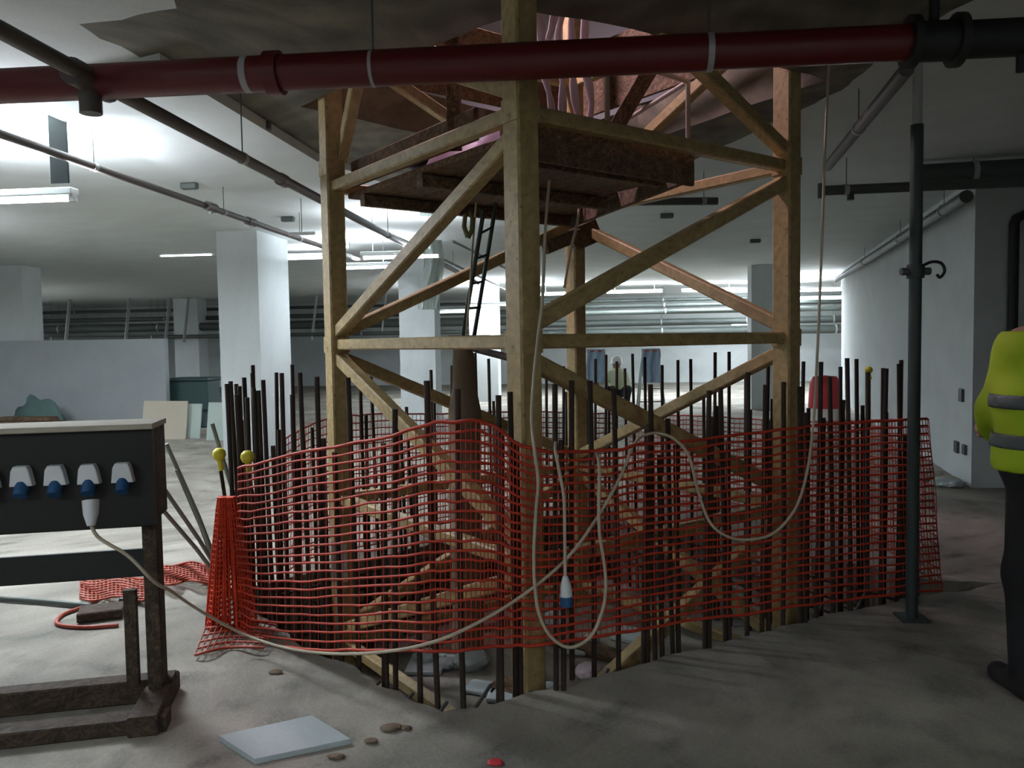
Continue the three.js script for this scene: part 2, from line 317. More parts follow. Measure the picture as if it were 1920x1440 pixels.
// ------------------------------------------------------------------ the crane mast
const NP = C(.055, 3.5), LP = C(-1.125, 5.09), RP = C(1.632, 4.69), BP = C(.515, 6.28);
const at = (p, h) => V(p.x, h, p.z);
const mast = thing('crane_mast', 'tan steel lattice mast of a crane rising from the pit through the ceiling', 'crane mast', at(NP.clone().lerp(BP, .5), pitFloor));
const uN = RP.clone().sub(NP).normalize();
const TOPM = 4.6;
for (const [p, l] of [[NP], [LP], [RP], [BP]]) part('corner_post', bar(at(p, pitFloor), at(p, TOPM), .118, .118, uN, .01), mat.mast, mast);
const faces = [[NP, LP], [NP, RP], [RP, BP], [LP, BP]];
const inset = (p, q, h1, h2, e = .04) => { const d = at(q, h2).sub(at(p, h1)); const L = Math.hypot(q.x - p.x, q.z - p.z); return [at(p, h1).addScaledVector(d, e / L), at(q, h2).addScaledVector(d, -e / L)]; };
const brace = (name, p, q, h1, h2, s = .075) => { const [a, b] = inset(p, q, h1, h2); part(name, bar(a, b, s, s, V(0, 1, 0), .008), mat.mast, mast); };
for (const [p, q] of faces) for (const h of [-.45, .5, 1.5, 2.5, 3.5]) brace('horizontal_brace', p, q, h, h, .066);
// zigzag braces: [low-node post, high-node post]
for (const [p, q] of [[LP, NP], [NP, RP], [RP, BP], [LP, BP]]) {
  brace('diagonal_brace', p, q, 1.56, 2.42); brace('diagonal_brace', p, q, 1.43, .58);
  brace('diagonal_brace', p, q, -.36, .45); brace('diagonal_brace', p, q, 3.44, 2.58);
}
for (const [p, h] of [[NP, .5], [NP, 2.5], [LP, 1.5], [RP, 1.5], [RP, 2.5], [RP, .5], [BP, 2.5], [LP, 2.62], [NP, 1.5]]) part('joint_sleeve', bar(at(p, h - .05), at(p, h + .05), .128, .128, uN, .008), mat.mast, mast);
for (const p of [NP, LP, RP, BP]) part('base_plate', bar(at(p, pitFloor), at(p, pitFloor + .03), .24, .24, uN, .005), mat.mast, mast);
{ // tie strut from the left leg up to the slab edge
  part('tie_strut', bar(W(640, 300, 5.03), P(700, 140, CEIL + .05).lerp(at(LP, CEIL + .1), .35), .07, .07, V(0, 1, 0)), mat.mast, mast);
  part('marker_plate', bar(at(LP, -.02).addScaledVector(fwdV, -.09), at(LP, .24).addScaledVector(fwdV, -.09), .1, .02, fwdV, .003), mat.white, mast, 'pale plate on the left leg');
}
// working platform inside the mast
const vN = LP.clone().sub(NP).normalize();
const mu = (u, v, h) => at(NP, h).addScaledVector(uN, u).addScaledVector(vN, v);
const deck = thing('mast_platform', 'brown plank platform inside the mast just below the ceiling', 'platform', mu(.9, 1, 2.4));
for (let i = 0; i < 9; i++) { const u = .16 + i * .19, v0 = u < 1.2 ? .08 : .08 + (u - 1.2) / .55 * 1.6; part('plank', bar(mu(u, v0, 2.44 + rr(-.004, .004)), mu(u, 1.9, 2.44), .18, .034), i % 2 ? mat.plank : mat.wood, deck); }
for (const v of [.3, 1.0, 1.7]) part('joist', bar(mu(.07, v, 2.385), mu(v > 1.2 ? 1.75 : v > .6 ? 1.45 : 1.2, v, 2.385), .06, .07), mat.plank, deck);
part('toe_board', bar(mu(.08, .09, 2.41), mu(1.24, .09, 2.41), .03, .17), mat.plank, deck);
part('toe_board', bar(mu(.11, .5, 2.58), mu(.11, 1.9, 2.58), .03, .16), mat.wood, deck);
part('toe_board', bar(mu(1.22, .1, 2.41), mu(1.8, 1.75, 2.41), .03, .13), mat.plank, deck);
for (const [u, v] of [[1.22, .1], [.62, .1]]) part('rail_post', tube([mu(u, v, 2.36), mu(u, v, 2.88)], .013, 8), mat.railPale, deck);
part('guard_rail', tube([mu(.5, .1, 2.9), mu(1.22, .1, 2.88)], .013, 8), mat.railPale, deck);
part('guard_rail', tube([mu(1.22, .1, 2.88), mu(1.8, 1.75, 2.88)], .013, 8), mat.railPale, deck);
part('timber_strut', bar(mu(.12, .72, 2.5), mu(.12, .72, 3.35), .07, .07), mat.wood, deck);
part('timber_strut', bar(mu(1.2, .9, 2.5), mu(1.45, .4, 3.3), .06, .08), mat.wood, deck);

// hanging cloth strips behind the near leg, tarpaulin and sheet on the platform
for (let i = 0; i < 7; i++) {
  const u = .2 + i * .085, pts = []; const top = 3.28, bot = 2.5 + rr(0, .05);
  for (let k = 0; k <= 10; k++) { const h = top + (bot - top) * k / 10; pts.push(mu(u + .02 * Math.sin(k * 1.1 + i * 2), .35 + .03 * Math.sin(k * .8 + i), h)); }
  solo('cloth_strip', tube(pts, t => .011 + .013 * Math.abs(Math.sin(t * 9 + i)), 6), mat.cloth, 'pinkish-white rag strip hanging above the platform behind the near mast leg', 'rag', 'rag strips above the platform');
}
function sheet(fn, nu, nv, th = .004) {
  const top = [], idx = [], uv = []; for (const s of [0, 1]) for (let j = 0; j <= nv; j++) for (let i = 0; i <= nu; i++) { const p = fn(i / nu, j / nv); if (s) p.y -= th; top.push(p.x, p.y, p.z); uv.push(i / nu, j / nv); }
  const w = nu + 1, o = w * (nv + 1);
  for (let j = 0; j < nv; j++) for (let i = 0; i < nu; i++) { const a = j * w + i; idx.push(a, a + 1, a + w, a + 1, a + w + 1, a + w, o + a, o + a + w, o + a + 1, o + a + 1, o + a + w, o + a + w + 1); }
  const rim = []; for (let i = 0; i < nu; i++) rim.push([i, i + 1], [nv * w + i + 1, nv * w + i]); for (let j = 0; j < nv; j++) rim.push([(j + 1) * w, j * w], [j * w + nu, (j + 1) * w + nu]);
  for (const [a, b] of rim) idx.push(a, o + a, b, b, o + a, o + b);
  const g = new THREE.BufferGeometry(); g.setIndex(idx); g.setAttribute('position', new THREE.Float32BufferAttribute(top, 3)); g.setAttribute('uv', new THREE.Float32BufferAttribute(uv, 2)); g.computeVertexNormals(); return g;
}
solo('blue_tarpaulin', sheet((a, b) => mu(.35 + .8 * a, .55 + 1.25 * b, 2.47 + .2 * Math.abs(Math.sin(a * 3 + b * 2)) + .3 * b * a + .05 * Math.sin(a * 14) * Math.cos(b * 11)), 24, 24), mat.tarp, 'dark blue tarpaulin heaped on the platform inside the mast', 'tarpaulin');
solo('pink_sheet', sheet((a, b) => mu(.2 + .28 * a, .35 + .8 * b, 2.475 + .14 * Math.sin(a * 3.1) * (1 + .4 * Math.sin(b * 9)) + .03 * b), 14, 18), mat.pinkSheet, 'pinkish plastic sheet crumpled on the platform beside the near mast leg', 'sheet');
// formwork boards round the opening on the slab above
for (const [a, b, h, m, w] of [[mu(.4, 2.3, 0), mu(2.4, 2.3, 0), 3.62, mat.plank, 'blade column'], [mu(2.35, .2, 0), mu(2.35, 2.2, 0), 3.62, mat.plank, 'core wall'], [mu(-.3, .6, 0), mu(-.3, 2.2, 0), 3.62, mat.plank, 'socket bench']])
  solo('formwork_panel', bar(at(a, h), at(b, h), .025, .56), m, `brown formwork panel above the ceiling opening on the side towards the ${w}`, 'panel', 'formwork panels above the opening');

// ladder, landing and wrapped lower ladder inside the mast
{
  const lo = thing('mast_ladder', 'dark steel ladder leaning inside the mast behind the near leg', 'ladder', W(868, 628, 5.1));
  const a0 = W(868, 628, 5.1), a1 = W(907, 395, 4.9), b0 = W(889, 630, 5.25), b1 = W(930, 380, 5.05);
  part('ladder_rail', tube([a0, a1], .014, 8), mat.prop, lo); part('ladder_rail', tube([b0, b1], .014, 8), mat.prop, lo);
  for (let i = 1; i < 5; i++) part('rung', tube([a0.clone().lerp(a1, i / 5 + .02), b0.clone().lerp(b1, i / 5 + .02)], .008, 6), mat.prop, lo);
  const pl = W(880, 633, 5.2);
  solo('landing_plate', bar(pl.clone().addScaledVector(rightV, -.13), pl.clone().addScaledVector(rightV, .14), .22, .03), mat.plank, 'small brown landing board at the foot of the dark mast ladder', 'board');
  const n = 14, pts = []; const t0 = W(868, 643, 5.2), t1 = at(t0, pitFloor + .02);
  for (let i = 0; i <= n; i++) pts.push(t0.clone().lerp(t1, i / n));
  const g = tube(pts, t => .06 + .05 * Math.min(1, t * 3.5) + .008 * Math.sin(t * 40), 14);
  const p = g.attributes.position; for (let i = 0; i < p.count; i++) { const k = 1 + .0; p.setX(i, p.getX(i) + .02 * noise.noise(p.getX(i) * 9, p.getY(i) * 6, p.getZ(i) * 9)); }
  g.computeVertexNormals();
  solo('wrapped_bundle', g, mat.sack, 'brown cloth-wrapped bundle standing inside the mast below the landing board', 'bundle');
  const ar = W(892, 655, 5.0), ar2 = W(985, 678, 4.2); solo('dark_tube', tube([ar, ar2], .022, 8), mat.rebar, 'dark short tube from the wrapped bundle towards the near mast leg', 'tube');
}
solo('pulley_block', tube([W(877, 445, 4.5), W(870, 425, 4.5), W(872, 405, 4.5), W(880, 396, 4.5), W(886, 410, 4.5), W(885, 432, 4.5), W(877, 446, 4.5)], .014, 8), mat.olive, 'olive lifting sling loop hanging under the platform', 'sling');
solo('thin_rope', tube([W(893, 380, 4.6), W(886, 460, 4.6), W(880, 560, 4.6), W(874, 625, 4.65)], .006, 6), mat.cable, 'thin pale rope hanging under the platform beside the dark ladder', 'rope');
solo('pale_rope', tube(spline([W(1088, 375, 5.6), W(1082, 420, 5.6), W(1070, 470, 5.6), W(1058, 540, 5.6)], 12), .01, 6), mat.cable, 'pale rope hanging from the platform in front of the rear mast leg', 'rope');
solo('hung_plastic', sheet((a, b) => W(790 + 38 * a + 5 * Math.sin(b * 5), 450 + 130 * b, 6.3 + .05 * Math.sin(a * 9 + b * 3)), 12, 20, .002), mat.plastic, 'translucent plastic sheet hanging inside the mast', 'plastic sheet');
solo('bracket_board', bar(W(1072, 452, 6.0), W(1122, 430, 6.05), .05, .17), mat.plank, 'brown timber bracket fixed on the rear mast leg', 'bracket');
solo('bracket_board', bar(W(1022, 465, 5.6), W(1085, 440, 6.0), .05, .09), mat.plank, 'brown timber wedge beside the rear mast leg', 'bracket');

seed = 4242;
// ------------------------------------------------------------------ starter bars round the floor opening
const ctr = C(.35, 4.95);
const ring = { nl: ['L', 'L1', 'C'], nr: ['C', 'E1', 'E2', 'R'], br: ['R', 'B'], bl: ['B', 'L'] };
const sideName = { nl: 'on the opening edge facing the socket bench', nr: 'on the opening edge facing the steel prop', br: 'on the far opening edge towards the core wall', bl: 'on the far opening edge towards the blade column' };
const insetPt = (p, d) => p.clone().addScaledVector(ctr.clone().sub(p).setY(0).normalize(), d);
const ringLine = (k, d) => ring[k].map(n => insetPt(cw(n), d));
function along(pts, n) { const c = new THREE.CurvePath(); for (let i = 0; i < pts.length - 1; i++) c.add(new THREE.LineCurve3(pts[i], pts[i + 1])); return Array.from({ length: n }, (_, i) => c.getPointAt(Math.min(1, (i + .5) / n))); }
function rod(p, h0, h1, lean, r = .0125) {
  const a = at(p, h0), b = at(p, h1).add(lean); const mid = a.clone().lerp(b, .5).add(V(rr(-.008, .008), 0, rr(-.008, .008)));
  return tube([a, mid, b], r, 7);
}
for (const [k, n, h] of [['nl', 15, 1.3], ['nr', 23, 1.32], ['br', 21, 1.34], ['bl', 21, 1.36]]) {
  along(ringLine(k, k[0] === 'n' ? .05 : .09), n).forEach((p, i) => {
    p.x += rr(-.025, .025); p.z += rr(-.025, .025);
    for (const q of [NP, LP, RP, BP]) { const dd = p.clone().sub(q).setY(0); if (dd.length() < .2) p.addScaledVector(dd.clone().normalize(), .2 - dd.length()); }
    const lean = V(rr(-.035, .035), 0, rr(-.035, .035)), short = rnd() < .22 ? rr(.2, .38) : 0;
    solo('starter_bar', rod(p, -.59, h + rr(-.09, .07) - short, lean), mat.rebar, `tall rusty starter bar ${sideName[k]}`, 'steel bar', `starter bars ${sideName[k]}`);
    if (rnd() < .5) { const q = p.clone().add(V(rr(-.01, .01) + .027, 0, rr(-.01, .01))); solo('lapped_bar', rod(q, -.59, rr(.9, 1.12), lean.clone().multiplyScalar(.6)), mat.rebar, `shorter lapped steel bar ${sideName[k]}`, 'steel bar', `lapped bars ${sideName[k]}`); }
  });
}
// dense cluster at the left corner
for (let i = 0; i < 9; i++) { const p = W(rr(438, 520), 1000, 4.55 + rr(-.15, .25)); p.y = 0; solo('starter_bar', rod(p, p.distanceTo(ctr) > 2.05 ? .0 : -.59, rr(1.1, 1.36), V(rr(-.07, .0), 0, rr(-.03, .03)), .0135), mat.rebar, 'dark steel bar bunched at the opening corner beside the gathered net', 'steel bar', 'bars bunched at the left corner'); }
// bars splayed outwards at the left corner
for (const [x0, y0, d0, x1, y1, d1] of [[425, 1105, 4.75, 312, 832, 4.4], [415, 1095, 4.8, 331, 880, 4.45], [440, 1120, 4.7, 300, 905, 4.3], [430, 1110, 4.7, 296, 945, 4.3], [470, 1060, 4.7, 398, 794, 4.5]])
  solo('splayed_bar', tube([W(x0, y0, d0), W((x0 + x1) / 2 + 4, (y0 + y1) / 2, (d0 + d1) / 2), W(x1, y1, d1)], .012, 7), mat.barGrey, 'grey steel bar bent outwards over the floor beside the gathered net', 'steel bar', 'bars splayed at the left corner');
// yellow caps
for (const [x, y, d, l] of [[411, 852, 4.45, 'yellow plastic ball cap on a leaning bar over the floor'], [464, 857, 4.3, 'yellow plastic cap on a bar end against the orange net'], [1629, 694, 4.6, 'small dull yellow cap on a tall bar beside the steel prop']]) {
  const r = l.includes('small') ? .022 : .038; const o = thing('bar_cap', l, 'cap', W(x, y, d)); const g = lathe([[.001, -r], [r * .7, -r * .75], [r, -.1 * r], [r * .9, r * .5], [r * .5, r * .9], [.001, r]], 14); lpart('cap', g, mat.yellow, o);
  lpart('stem', tube([V(0, -r * .8, 0), V(.01, -r * 2.4, 0)], r * .4, 8), mat.yellow, o);
  const base = W(x + (l.includes('small') ? 0 : 24), l.includes('small') ? 800 : 1020, d + .05); solo('capped_bar', tube([base, o.position.clone().add(V(0, -r, 0))], .011, 7), mat.rebar, `steel bar under the ${l.split(' on ')[0]} ${l.includes('small') ? 'beside the prop' : l.includes('leaning') ? 'leaning over the floor' : 'against the net'}`, 'steel bar');
}
// level tie bars in the opening
for (const k of ['nl', 'nr', 'br', 'bl']) for (let i = 0; i < 4; i++) { const l = ringLine(k, (k[0] === 'n' ? .06 : .12) + .015 * (i % 2)); solo('tie_bar', tube(l.map(p => at(p, -.07 - i * .1)), .009, 6), mat.rebar, `level dark tie bar ${sideName[k]}`, 'steel bar', `tie bars ${sideName[k]}`); }
// cut ends poking out of the slab edge
for (const [x0, y0, x1, y1] of [[690, 1300, 712, 1278], [752, 1328, 774, 1300], [808, 1360, 838, 1316], [884, 1338, 920, 1284], [1127, 1282, 1140, 1255], [1530, 1150, 1545, 1130], [1610, 1135, 1622, 1112]]) { const a = P(x0, y0, -.03), b = W(x1, y1, a.clone().sub(camera.position).dot(camera.getWorldDirection(V(0, 0, 0))) + .12); solo('cut_bar', tube([a.clone().lerp(b, -.25), b], .008, 6), mat.galv, 'short pale bar end poking out of the broken slab edge', 'steel bar', 'cut bar ends at the slab edge'); }
// pit clutter
for (const [u, v, a, l] of [[.75, .55, .5, 1.1], [1.35, 1.25, .6, 1.0]]) { const c = mu(u, v, pitFloor + .025), d = V(Math.cos(a), 0, Math.sin(a)).multiplyScalar(l / 2); solo('loose_plank', bar(c.clone().sub(d), c.clone().add(d), .16, .04), mat.wood, 'loose plank lying at the bottom of the pit under the mast', 'plank', 'loose planks in the pit'); }
for (let i = 0; i < 14; i++) { const c = mu(rr(.3, 1.7), rr(.3, 1.7), pitFloor), s = rr(.05, .13); const g = new THREE.IcosahedronGeometry(s, 1), p = g.attributes.position; for (let j = 0; j < p.count; j++) { const k = 1 + .35 * noise.noise(p.getX(j) * 9 + i, p.getY(j) * 9, p.getZ(j) * 9); p.setXYZ(j, p.getX(j) * k, p.getY(j) * k * .6, p.getZ(j) * k); } g.computeVertexNormals(); g.translate(c.x, c.y + s * .5, c.z); solo('rubble_stone', g, i % 3 ? mat.pale : mat.cloth, 'pale lump of rubble at the bottom of the pit', 'rubble', 'rubble in the pit'); }
for (const [x, y, w] of [[800, 1245, .3], [860, 1240, .22], [905, 1290, .2], [945, 1300, .22], [1080, 1215, .2], [1180, 1190, .25]]) { const p = P(x, y, pitFloor + .018); const g = box(w, .03, w * .8, .01); g.rotateY(rr(0, 3)); g.translate(p.x, p.y, p.z); solo('shelf_block', g, mat.pale, 'pale concrete offcut on the ledge in the pit', 'block', 'offcuts on the pit ledge'); }

// ------------------------------------------------------------------ orange net
function net(name, fn, nu, nv, rH, rV, label, group, m = mat.net) {
  const o = thing(name, label, 'safety net', fn(.5, 0), 0, group);
  for (let j = 0; j <= nv; j++) { const pts = []; for (let i = 0; i <= nu; i++) pts.push(fn(i / nu, j / nv)); part('level_strand', tube(pts, rH * (j === 0 || j === nv ? 1.3 : 1), 4, false), m, o); }
  const vs = []; for (let i = 0; i <= nu; i++) { const pts = []; for (let j = 0; j <= nv; j++) pts.push(fn(i / nu, j / nv)); vs.push(tube(pts, rV, 4, false)); }
  part('upright_strands', merge(vs), m, o).userData.kind = 'stuff';
  return o;
}
function netFn(rows, wob = .006) {                                // rows: [px, topPy, bottomPy, distance]
  const T = new THREE.CatmullRomCurve3(rows.map(r => W(r[0], r[1], r[3])), false, 'centripetal'), Bt = new THREE.CatmullRomCurve3(rows.map(r => W(r[0] + (r[4] ?? 0), r[2], r[3] + (r[5] ?? 0))), false, 'centripetal');
  T.arcLengthDivisions = Bt.arcLengthDivisions = 400;
  return (u, v) => { const a = T.getPoint(u), b = Bt.getPoint(u); const p = b.lerp(a, v); const q = noise.noise(u * 14, v * 3, 1.7) * 2; return p.addScaledVector(fwdV, wob * q * 2).add(V(0, .010 * noise.noise(u * 30, v * 9, 4.2), 0)); };
}
net('orange_safety_net', netFn([[445, 878, 1190, 4.15], [480, 870, 1205, 4.05], [560, 848, 1216, 3.8], [640, 835, 1219, 3.52], [720, 820, 1220, 3.28], [800, 797, 1220, 3.1], [850, 790, 1219, 3.07], [900, 791, 1217, 3.1], [935, 803, 1214, 3.13], [965, 828, 1212, 3.16], [1010, 845, 1207, 3.19], [1090, 846, 1196, 3.28], [1150, 843, 1188, 3.36], [1200, 834, 1180, 3.45], [1300, 826, 1163, 3.62], [1400, 814, 1150, 3.78], [1480, 803, 1138, 3.9], [1560, 795, 1128, 4.05], [1650, 790, 1117, 4.2], [1740, 786, 1106, 4.38, 26]]), 100, 23, .0056, .0019, 'orange plastic safety net strung along the near sides of the floor opening');
net('orange_safety_net', netFn([[1742, 786, 1100, 4.5, 24], [1640, 788, 1020, 5.3], [1500, 790, 985, 6.0], [1300, 780, 950, 6.9], [1180, 778, 940, 7.3]]), 80, 20, .005, .0026, 'orange plastic safety net on the far opening edge towards the core wall', undefined, mat.netPale);
net('orange_safety_net', netFn([[1150, 776, 940, 7.3], [1000, 772, 955, 6.9], [820, 776, 985, 6.3], [700, 776, 1020, 5.8], [600, 790, 1040, 5.5], [520, 830, 1080, 5.1]]), 80, 18, .005, .0026, 'orange plastic safety net on the far opening edge towards the blade column', undefined, mat.netPale);
// gathered end of the net at the left corner, and tails on the floor
{ const fold = (u, v) => { const a = u * Math.PI * 11, s = .3 + .75 * Math.pow(1 - v, .8); const c = W(425 + (1 - v) * 4, 1178 - 246 * v, 4.22); return c.addScaledVector(rightV, (u - .45) * .25 * s + .014 * Math.sin(a * 1.7)).addScaledVector(fwdV, .045 * Math.sin(a) * s - .02); };
  net('gathered_net', fold, 56, 26, .006, .005, 'orange safety net gathered into a dense hanging fold near the socket bench', undefined, mat.netDense); }
const floorNet = (c, fn, nu, nv, label, m) => net('net_tail', (u, v) => { const [x, y, h] = fn(u, v); return P(x, y, .012 + (h ?? 0)); }, nu, nv, .006, .004, label, 'net tails on the floor', m);
floorNet(0, (u, v) => [365 + 130 * u + 25 * v, 1228 - 12 * u - (62 - 20 * u) * v - 8 * Math.sin(u * 3), .012 * Math.sin(u * 9) + .012], 12, 5, 'red-orange net end spread on the floor at the foot of the gathered net', mat.netPale);
floorNet(0, (u, v) => [296 + 105 * u, 1092 - 34 * v + 4 * Math.sin(u * 8), .05 * Math.abs(Math.sin(u * 7 + v * 4)) + .02], 16, 9, 'crumpled red-orange net lying behind the socket bench leg', mat.netPale);
floorNet(0, (u, v) => [150 + 120 * u, 1122 - 40 * v + 4 * Math.sin(u * 8), .03 * Math.abs(Math.sin(u * 7 + v * 4)) + .01], 16, 9, 'crumpled pinkish net lying on the floor under the socket bench', mat.netPale);
solo('red_rope', tube(spline([P(222, 1172, .012), P(160, 1176, .012), P(108, 1170, .012), P(118, 1152, .012), P(150, 1140, .012), P(185, 1124, .012)], 24), .011, 7), mat.netPale, 'loose red rope loop on the floor under the socket bench', 'rope');
solo('grey_hose', tube(spline([P(-60, 1118, .02), P(60, 1126, .02), P(150, 1134, .02), P(200, 1138, .02)], 16), .016, 8), mat.galv, 'grey hose lying on the floor under the socket bench', 'hose');
{ const a = P(148, 1152, .03), b = P(232, 1142, .03); solo('floor_block', bar(a, b, .16, .05), mat.greywood, 'grey timber offcut on the floor inside the red rope loop', 'timber'); const c = P(244, 1124, .03); const g = box(.1, .05, .08, .01); g.translate(c.x, .025, c.z); solo('floor_block', g, mat.galv, 'small dark block on the floor behind the socket bench leg', 'block'); }

// ------------------------------------------------------------------ cables
const cableGeo = (pts, r, n = 90) => tube(spline(pts.map(p => W(...p)), n), r, 8);
{ const o = thing('bench_cable', 'pale cable plugged into the socket bench, looped over the bars and up to the ceiling', 'cable', W(170, 985, 2.98));
  part('cable', cableGeo([[168, 978, 2.93], [182, 1005, 2.93], [240, 1042, 2.95], [284, 1086, 2.98], [320, 1108, 3.3], [380, 1148, 3.65], [450, 1186, 3.85], [510, 1208, 3.72], [570, 1221, 3.55], [640, 1226, 3.35], [720, 1222, 3.12], [790, 1210, 2.98], [850, 1190, 2.96], [960, 1130, 3.05], [1060, 1050, 3.15], [1120, 970, 3.25], [1165, 890, 3.34], [1186, 838, 3.42], [1204, 818, 3.5], [1235, 812, 3.55], [1265, 824, 3.55], [1290, 852, 3.55], [1310, 925, 3.58], [1333, 982, 3.6], [1362, 1005, 3.62], [1398, 1012, 3.65], [1450, 1000, 3.7], [1492, 952, 3.74], [1514, 880, 3.78], [1526, 780, 3.82], [1533, 650, 3.88], [1541, 450, 3.95], [1548, 250, 4.0], [1556, 100, 4.06]], .0068, 220), mat.cable, o);
  const up = W(1556, 100, 4.06); part('cable', tube([up, V(up.x, CEIL, up.z)],   .006, 6), mat.cable, o);
  const a = W(170, 938, 2.94), b = W(171, 986, 2.92); part('plug', tube([a, a.clone().lerp(b, .55), b], t => .03 - .016 * t * t, 12), mat.white, o, 'pale grey plug'); }
{ const o = thing('hanging_cable', 'pale cable running down the near mast leg into a long loop below the net', 'cable', W(1060, 1214, 3.0));
  part('cable', cableGeo([[1030, 340, 3.62], [1022, 440, 3.42], [1017, 560, 3.38], [1008, 640, 3.36], [1000, 720, 3.28], [997, 790, 3.2], [1003, 850, 3.1], [1009, 900, 3.08], [1005, 960, 3.08], [1001, 1040, 3.08], [1003, 1100, 3.08], [1012, 1155, 3.08], [1034, 1195, 3.08], [1068, 1214, 3.09], [1105, 1196, 3.1], [1128, 1150, 3.12], [1136, 1100, 3.12], [1132, 1050, 3.13], [1124, 1000, 3.14], [1123, 930, 3.17], [1124, 880, 3.2], [1118, 850, 3.32], [1112, 870, 3.45]], .0068, 130), mat.cable, o); }
{ const o = thing('plug_cable', 'pale cable hanging with a white and blue connector in front of the net', 'cable', W(1060, 1136, 3.1));
  part('cable', cableGeo([[1042, 830, 3.3], [1042, 850, 3.12], [1050, 890, 3.08], [1057, 930, 3.07], [1059, 1000, 3.07], [1060, 1086, 3.07]], .0066, 40), mat.cable, o);
  part('connector_body', tube([W(1060, 1080, 3.07), W(1061, 1098, 3.07), W(1062, 1118, 3.07)], t => .010 + .014 * Math.min(1, t * 1.6), 12), mat.white, o, 'white connector body');
  part('connector_ring', tube([W(1062, 1118, 3.07), W(1063, 1137, 3.07)], .025, 12), mat.blue, o, 'blue connector collar'); }

// ------------------------------------------------------------------ steel prop with coupler
{ const b = P(1709, 1160, 0), o = thing('steel_prop', 'dark green-grey steel prop standing between the floor opening and the person', 'prop', b), H = CEIL;
  const top = V(b.x, 2.58, b.z);
  part('outer_tube', tube([b.clone().setY(.012), top], .031, 14), mat.prop, o); part('inner_tube', tube([top, V(b.x, H - .01, b.z)], .024, 12), mat.propTop, o, 'pale inner tube');
  part('base_plate', bar(b.clone(), b.clone().setY(.012), .14, .14, V(1, 0, 0), .002), mat.prop, o); part('head_plate', bar(V(b.x, H - .012, b.z), V(b.x, H, b.z), .14, .14, V(1, 0, 0), .002), mat.propTop, o);
  const c = V(b.x, EYE + (626 - 508) * 4.17 / F, b.z);
  part('collar', tube([c.clone().add(V(0, -.035, 0)), c.clone().add(V(0, .035, 0))], .043, 14), mat.prop, o);
  for (const s of [-1, 1]) part('wing_nut', tube([c.clone().addScaledVector(rightV, s * .03), c.clone().addScaledVector(rightV, s * .075)], .02, 8), mat.galv, o);
  part('pin_hook', tube(spline([[0, .02], [.06, .045], [.11, .035], [.125, -.005], [.1, -.035], [.085, -.02]].map(([x, y]) => c.clone().addScaledVector(rightV, x + .01).addScaledVector(fwdV, -.03).add(V(0, y, 0))), 24), .008, 7), mat.blackish, o);
}

// ------------------------------------------------------------------ socket bench
{
  const dv = rightV.clone().multiplyScalar(.978).addScaledVector(fwdV, .208).normalize(), nv = V(-dv.z, 0, dv.x).negate();
  if (nv.dot(fwdV) > 0) nv.negate();                                // towards the viewer
  const O = C(-1.475, 3.2); const q = (s, h, t = 0) => at(O, h).addScaledVector(dv, s).addScaledVector(nv, t);   // s along the panel, t towards the viewer
  const o = thing('socket_bench', 'black socket board on a timber bench frame, beside the splayed bars', 'socket board', q(-.7, 0));
  const L = 1.5;
  part('socket_board', bar(q(-L, .975), q(.01, .975), .05, .40, V(0, 1, 0), .004), mat.black, o, 'black board carrying the sockets');
  part('top_board', bar(q(-L - .02, 1.185, -.07), q(.02, 1.185, -.07), .26, .022, V(0, 1, 0), .004), mat.board, o, 'pale grey timber top');
  part('side_board', bar(q(.0, .985, -.03), q(.0, .985, -.2), .022, .38, V(0, 1, 0), .003), mat.greywood, o);
  for (const [s, t] of [[-.025, -.07], [-L + .06, -.07]]) part('leg', bar(q(s, .06, t), q(s, 1.17, t), .095, .06, dv, .005), mat.greywood, o);
  part('leg_cleat', bar(q(-.115, .1, -.05), q(-.115, .5, -.05), .03, .05, dv, .004), mat.greywood, o);
  part('lower_rail', bar(q(-L, .615, -.035), q(-.02, .615, -.035), .024, .115, V(0, 1, 0), .004), mat.blackish, o, 'black lower rail');
  part('skid', bar(q(-L - .1, .05, -.12), q(.03, .05, -.12), .09, .1), mat.greywood, o); part('skid', bar(q(-L - .1, .03, .16), q(.06, .03, .16), .1, .06), mat.greywood, o);
  part('foot_beam', bar(q(-.02, .04, -.2), q(-.02, .04, .23), .11, .08), mat.greywood, o);
  const sx = (px, py) => { const p0 = q(0, 0, .026), d = dirOf(px, py); const k = p0.clone().sub(camera.position).dot(nv) / d.dot(nv); return d.multiplyScalar(k).add(camera.position); };
  for (const [px, py] of [[-20, 908], [44, 903], [107, 901], [169, 899], [232, 896]]) {
    const c = sx(px, py), s = new THREE.Group(); s.name = 'socket'; o.add(s); s.position.copy(o.worldToLocal(c.clone())); s.rotation.y = Math.atan2(nv.x, nv.z); s.updateMatrixWorld(true);
    s.userData.label = 'white hinged socket with a blue collar';
    const cap = new THREE.ExtrudeGeometry(new THREE.Shape([[-.034, -.01], [.04, -.01], [.029, .045], [.022, .06], [-.02, .06], [-.028, .045]].map(a => new THREE.Vector2(...a))), { depth: .035, bevelSize: .004, bevelThickness: .004, bevelSegments: 2 });
    lpart('cover', cap, mat.white, s); const rg = tube([V(.003, -.01, .02), V(.003, -.032, .038), V(.003, -.05, .05)], .026, 14); lpart('blue_collar', rg, mat.blue, s, 'blue plastic collar');
  }
}
